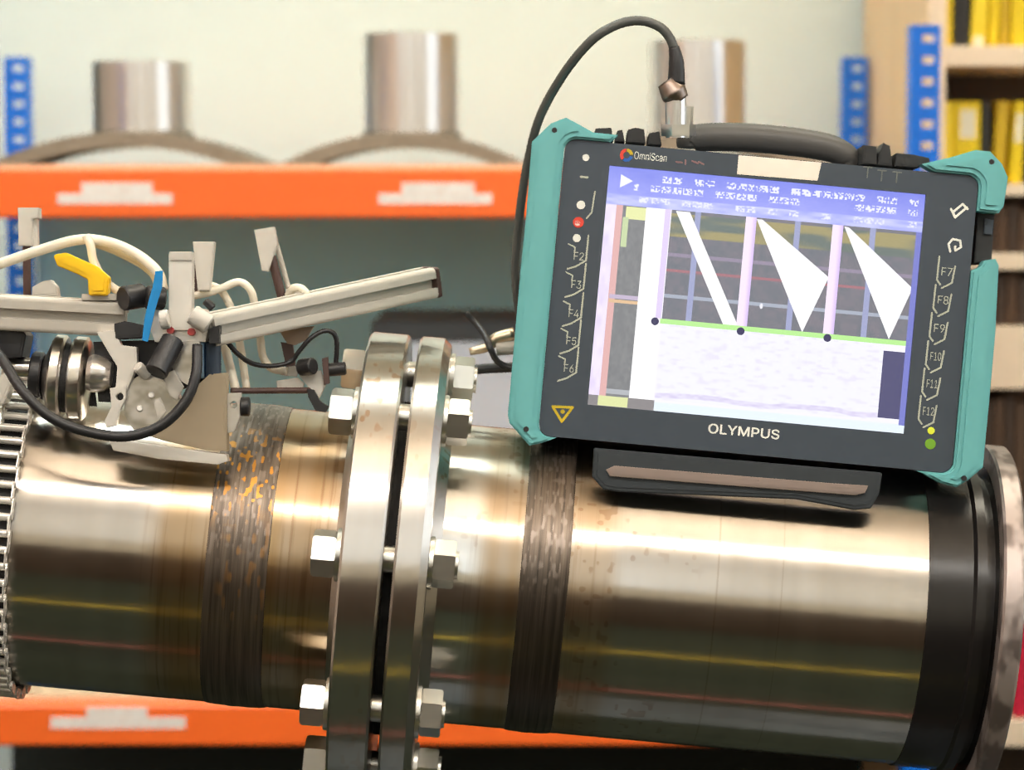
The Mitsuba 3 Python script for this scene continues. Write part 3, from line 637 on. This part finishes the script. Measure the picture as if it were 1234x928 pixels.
# slotted aluminium rails
def rail(a, b, Ya, Yb, h, cap=False):
    A, B_ = at(*a, Ya), at(*b, Yb); d = B_ - A; L = np.linalg.norm(d); d /= L
    up = np.array([0, 0, 1.0]) - d * d[2]; up /= np.linalg.norm(up); w = np.cross(d, up); w = w if w[1] < 0 else -w
    q = h / 2
    S = sbox(-q, -q, q, q).buffer(-.003).buffer(.003, 4)
    for sgn in (1, -1):
        S = S.difference(sbox(-.0032, sgn * q - .004, .0032, sgn * q + .004)).difference(sbox(sgn * q - .004, -.0032, sgn * q + .004, .0032))
        S = S.difference(sbox(-.005, sgn * (q - .0045) - .0018, .005, sgn * (q - .0045) + .0018))
    S = max(S.geoms, key=lambda g: g.area) if S.geom_type == 'MultiPolygon' else S
    M = frame(A, up, w, np.cross(up, w)); Ls = L * np.sign(np.cross(up, w) @ d)
    k = part(scn, 'rail', apply(prism(S, min(0, Ls), max(0, Ls)), M), m_alu, label='slotted aluminium rail')
    if cap:
        e = Ls; part(k, 'end_cap', apply(prism(sbox(-q, -q, q, q).buffer(-.002).buffer(.002, 4), e + .0002 if e > 0 else e - .0032, e + .0032 if e > 0 else e - .0002), M), m_rod, label='dark end cap')
rail((-70, 372), (152, 384), 1.672, 1.672, .0225)
rail((250, 398), (516, 340.5), 1.665, 1.77, .0205, True)
# clamp posts
k = sp('clamp_post', [(21, 250), (46, 250), (46, 262), (39, 264), (37, 296), (22, 296)], 1.715, .014, m_whitep, label='pale clamp post on a dark rod')
rod('post_rod', (32, 292), (33, 372), 1.722, 1.722, .0026, m_rod, parent=k); sp('post_flag', [(38, 266), (45, 263), (46, 300), (40, 302)], 1.722, .006, m_alum, .0008, parent=k)
k = sp('clamp_post', rectq(203, 306, 231, 398), 1.652, .016, m_alum, .0014, label='square milled aluminium post'); sp('post_cap', rectq(204, 303, 230.5, 314), 1.6515, .017, m_whitep, .001, parent=k)
k = sp('clamp_post', [(232, 291), (258, 291), (257, 300), (252, 350), (238, 350)], 1.695, .014, m_whitep, label='pale clamp post behind the square one'); sp('post_flag', rectq(229, 308, 237, 352), 1.705, .008, m_rod, .0008, parent=k)
k = sp('clamp_post', [(306, 277), (330, 273), (334, 293), (323, 327), (315, 326)], 1.72, .013, m_whitep, label='pale leaning clamp post on a brown rod'); rod('post_rod', (327, 308), (343, 372), 1.727, 1.727, .0030, m_rod, parent=k); rod('post_rod', (333, 294), (349, 352), 1.735, 1.735, .0018, m_alu, parent=k)
sp('post_foot', [(344, 349), (358, 345), (372, 350), (374, 364), (346, 366)], 1.725, .012, m_alum, .001)
sp('lever', [(63, 307), (78, 304), (116, 321), (131, 334), (129, 356), (106, 356), (105, 337), (94, 331), (68, 320)], 1.655, .014, m_lever, .003, rnd=.0015, label='yellow cam lever')
sp('lever_seat', rectq(98, 354, 140, 362), 1.660, .016, m_alu, .001)
sp('knob', [(38, 346), (50, 339), (60, 337), (67, 345), (69, 357), (38, 359)], 1.700, .016, m_whitep, .002)
rod('clamp_knob', (148, 360), (172, 356), 1.652, 1.662, .0078, m_blk); rod('clamp_knob', (176, 358), (198, 360), 1.652, 1.656, .0074, m_blk)
sp('clamp_block', [(137, 390), (150, 387), (174, 392), (172, 407), (138, 409)], 1.650, .02, m_blk, .002)
sp('strap', [(187, 327), (196, 326), (195, 347), (187, 372), (178, 412), (171, 410), (174, 384), (179, 362), (184, 345)], 1.640, .0022, m_strap, .0004, label='blue cable strap')
# centre clamp body and probe arm
sp('clamp_body', [(182, 374), (246, 372), (252, 386), (247, 412), (186, 412), (180, 396)], 1.656, .026, m_alum, .002)
rod('clamp_collar', (193, 386), (204, 384), 1.646, 1.646, .0062, m_whitep); rod('clamp_collar', (231, 378), (252, 392), 1.646, 1.646, .0064, m_whitep)
for x, y in ((205, 398), (230, 400)): sp('screw', [(x + 4.6 * math.cos(q * .628), y + 4.6 * math.sin(q * .628)) for q in range(10)], 1.648, .007, m_screw, .0006, label='red clamp screw')
rod('clamp_pin', (247, 362), (257, 372), 1.65, 1.65, .0026, m_blk); sp('clamp_block', [(252, 396), (264, 392), (264, 414), (252, 414)], 1.650, .016, m_blk, .001)
rod('adjuster_knob', (209, 409), (188, 449), 1.648, 1.636, .0074, m_blk, 20, 'black ribbed adjuster knob')
sp('bracket', [(208, 412), (236, 402), (243, 420), (240, 446), (229, 466), (212, 456), (206, 440)], 1.655, .012, m_pol, .0012)
rod('spring_tube', (242, 412), (242, 456), 1.664, 1.664, .0034, m_bluem); rod('spring_tube', (257, 412), (257, 456), 1.664, 1.664, .0050, m_navy)
sp('probe_arm', [(116, 400), (138, 398), (146, 416), (164, 418), (165, 440), (153, 470), (139, 468), (141, 442), (130, 424)], 1.650, .010, m_alum, .0012)
sp('probe_fork', [(132, 468), (152, 464), (151, 480), (143, 497), (140, 513), (128, 516), (126, 507), (134, 490)], 1.645, .008, m_alum, .001, holes=((144, 478, 4.5),))
sp('probe_wedge', [(150, 462), (172, 450), (196, 458), (212, 474), (222, 490), (190, 516), (160, 518), (149, 500)], 1.652, .024, m_pol, .003, label='polished steel probe wedge')
sp('probe_plate', [(196, 452), (209, 446), (221, 466), (213, 482), (204, 476)], 1.647, .005, m_alu, .001)
sp('probe_plate', [(184, 482), (193, 479), (200, 496), (190, 508)], 1.649, .004, m_alu, .0008); rod('probe_screw', (165, 441), (178, 453), 1.645, 1.650, .0038, m_whitep)
for x, y in ((182, 476), (168, 492)): rod('probe_screw', (x, y), (x + 1, y + 1), 1.650, 1.655, .0022, m_alum)
sp('base_bracket', [(252, 451), (272, 449), (273, 544), (250, 543), (196, 531), (168, 522), (212, 496), (236, 466)], 1.655, .02, plastic('bracket_grey', lin(152, 138, 116), 0.4), .002, label='greyish tan base bracket')
sp('base_shoe', [(130, 527), (165, 534), (272, 548), (274, 556), (262, 560), (190, 553), (136, 543)], 1.648, .018, m_alum, .0012)
sp('lug', [(274, 474), (290, 473), (289, 502), (282, 520), (274, 522)], 1.662, .008, m_alu, .0008, holes=((281.5, 488, 4.5),))
rod('lug_knob', (290, 490), (301, 490), 1.666, 1.666, .0062, m_blk)
m_wheel = metal('turned_wheel', [0.70, 0.67, 0.63], 0.24, .5)
sp('frame_block', [(112, 412), (246, 408), (250, 458), (206, 474), (150, 486), (118, 484)], 1.672, .010, m_blk, .002, label='black frame behind the probes')
sp('frame_block', [(36, 458), (112, 458), (116, 490), (60, 486), (34, 474)], 1.688, .006, m_blk, .002)
# drive wheel
s_ = ((at(80, 455, 1.685) - CAM) @ FWD) / F
def wl(name, prof, m, label=None, cy=455, Y=1.685):
    me, uv = lathe([((x - 80) * s_, r * s_) for x, r in prof], 72)
    return part(scn, name, apply(me, frame(at(80, cy, Y), EX, EY, EZ)), m, smooth=True, label=label)
wl('axle', [(4, 1), (4, 13), (6, 15), (38, 15)], m_wheel, cy=450)
wl('axle_collar', [(38, 6), (38, 26), (40, 28), (50, 28), (52, 26), (52, 6)], m_blk)
wl('wheel_disc', [(52, 20), (58, 34), (63, 47), (66, 51), (76, 51), (79, 48), (79, 20)], m_wheel, 'turned steel wheel disc')
wl('wheel_gasket', [(78.5, 20), (78.5, 42), (87, 42), (87, 20)], m_gask)
wl('wheel_disc', [(87, 20), (87, 48), (90, 51), (102, 51), (106, 46), (110, 30), (111, 6)], m_wheel, 'turned steel wheel disc')
wl('wheel_nut', [(105, 4), (106, 20), (112, 23), (126, 21), (134, 15), (135, 1)], m_pol, cy=447, Y=1.665)
sp('motor_block', [(-20, 394), (22, 391), (31, 404), (26, 430), (-20, 436)], 1.672, .03, m_blk, .002, label='black motor block')
sp('motor_block', [(-20, 470), (8, 446), (14, 462), (4, 486), (-20, 500)], 1.672, .02, m_alum, .002)
# right arm towards the flange
rod('link_bar', (278, 471), (374, 470.5), 1.684, 1.705, .0020, m_rod)
sp('link_bracket', [(370, 468), (378, 470), (386, 484), (396, 490), (392, 497), (380, 495), (371, 478)], 1.700, .008, m_blk, .001)
sp('arm_plate', [(334, 444), (354, 441), (360, 447), (357, 454), (338, 452)], 1.712, .008, m_alu, .0008); sp('arm_plate', [(333, 459), (358, 455), (366, 462), (364, 468), (334, 469)], 1.708, .008, m_alu, .0008)
rod('arm_knob', (362, 443), (378, 441), 1.706, 1.700, .0055, m_blk); rod('arm_knob', (391, 446), (417, 444), 1.712, 1.712, .0044, m_blk); sp('arm_block', [(360, 452), (386, 446), (392, 464), (384, 480), (374, 470)], 1.708, .010, m_whitep, .001)
sp('arm_block', [(388, 432), (395, 430), (397, 462), (390, 464)], 1.705, .006, m_rod, .0008)
sp('arm_bracket', [(336, 398), (378, 393), (368, 410), (354, 416), (346, 414)], 1.715, .008, plastic('bracket_tan', lin(150, 128, 108), .4), .001); sp('arm_bracket', [(338, 412), (352, 414), (356, 446), (346, 448)], 1.722, .010, m_rod, .001)
# roller chain round the pipe
XCH, NL, RC = -.3300, 64, RP + .0062
chain = part(scn, 'chain', apply(lathe([(XCH - .0078, RP + .0006), (XCH - .0078, RP + .0016), (XCH + .0078, RP + .0016), (XCH + .0078, RP + .0006)], 132)[0], MP), m_gask, label='steel roller chain')
plate = LineString([(-.0036, 0), (.0036, 0)]).buffer(.0034, 6).difference(Point(.0, 0).buffer(.0019, 8))
pm = cat([apply(prism(plate, -.0005, .0005), frame([dx, 0, 0], [0, 1, 0], [0, 0, 1], [1, 0, 0])) for dx in (-.0085, .0085)])
rm = cat([lathe([(-.0092, .0001), (-.0092, .0026), (.0092, .0026), (.0092, .0001)], 12)[0]])
lk = mikit.ply(cat([pm, apply(rm, np.array(T().translate([0, .0052, 0]).matrix))]), m_alum, smooth=30)
for i in range(NL):
    a = 2 * math.pi * i / NL; er = -math.cos(a) * EY + math.sin(a) * EZ; et = math.sin(a) * EY + math.cos(a) * EZ
    M = frame(P0 + EX * (XCH + (.0012 if i % 2 else 0)) + er * RC, EX, et, np.cross(EX, et))
    partd(chain, 'link', {**lk, 'to_world': T(M)})

# cables of the scanner
def cable(label, pts, r, m, n=10, name='scanner_cable', group=None):
    return single(name, tube([at(*p) for p in pts], r, n, 8), m, label, 'cable', group, smooth=True)
cable('white hose arching over the yellow lever from the left frame edge', [(-30, 328, 1.69), (0, 318, 1.69), (50, 301, 1.685), (95, 289, 1.68), (132, 292, 1.675), (166, 307, 1.67), (190, 328, 1.662), (197, 350, 1.66)], .0034, m_hose)
cable('cream hose running just under the white arching hose to the blue strap', [(108, 291, 1.69), (130, 298, 1.688), (150, 307, 1.685), (172, 319, 1.68), (187, 333, 1.675), (192, 350, 1.668)], .0030, m_hoseb)
cable('thin white tube dropping behind the yellow lever to the black clamp knobs', [(104, 284, 1.674), (109, 296, 1.672), (113, 315, 1.672), (124, 335, 1.672), (138, 348, 1.67), (152, 354, 1.666)], .0028, m_hose)
cable('white tube looping from the square post down past the right rail', [(228, 357, 1.705), (250, 353, 1.705), (268, 347, 1.705), (288, 340, 1.705), (302, 350, 1.705), (308, 374, 1.71), (313, 402, 1.715), (317, 430, 1.715), (328, 444, 1.712), (346, 447, 1.71)], .0026, m_hose)
cable('short white tube crossing down behind the right rail beside the square post', [(252, 343, 1.71), (266, 350, 1.71), (278, 370, 1.712), (284, 395, 1.712), (290, 420, 1.71), (297, 468, 1.70)], .0026, m_hose)
cable('bluish white tube standing between the base bracket and the next white tube', [(268, 408, 1.70), (274, 430, 1.695), (284, 470, 1.688)], .0030, m_hose)
cable('small white tube hooked over the foot of the leaning post', [(347, 356, 1.722), (354, 347, 1.718), (364, 348, 1.716), (370, 357, 1.716), (373, 372, 1.72)], .0026, m_hose)
cable('thin black lead looping below the right rail towards the flange', [(272, 410, 1.678), (286, 426, 1.68), (304, 438, 1.69), (328, 441, 1.70), (350, 436, 1.705), (360, 424, 1.705), (374, 408, 1.705), (390, 399, 1.708), (402, 402, 1.71), (406, 416, 1.712), (404, 444, 1.714)], .0016, m_blk, 8)
cable('thick black hose hanging in a deep loop in front of the wheel and probes', [(-12, 410, 1.66), (6, 438, 1.645), (28, 472, 1.635), (60, 502, 1.632), (100, 519, 1.632), (150, 526, 1.632), (192, 514, 1.632), (222, 486, 1.634), (236, 452, 1.638), (238, 416, 1.645)], .0034, m_blk, 12)
# lead and connector that show between the flange and the instrument
pcn = thing('probe_lead', 'black lead with a brass sleeve showing between the right flange and the instrument', 'cable')
part(pcn, 'cord', tube([at(561, 377, 1.80), at(572, 388, 1.80), at(583, 402, 1.79), at(591, 420, 1.78), at(600, 436, 1.785), at(618, 444, 1.785), at(640, 448, 1.785)], .0022, 8, 6), m_blk, smooth=True)
part(pcn, 'cord', tube([at(568, 446, 1.80), at(590, 444, 1.80), at(640, 442, 1.80)], .0034, 8, 4), m_blk, smooth=True)
m_brass = metal('brass', [0.62, 0.5, 0.36], .35)
part(pcn, 'sleeve', tube([at(566, 424, 1.79), at(588, 418, 1.79), at(598, 408, 1.79), at(620, 402, 1.79)], [.0026, .0034, .0042, .0046], 12, 4), m_brass, smooth=True, label='brass sleeve')
part(pcn, 'sleeve', tube([at(598, 420, 1.79), at(625, 418, 1.79)], .005, 12, 2), m_alu, smooth=True, label='pale connector body')
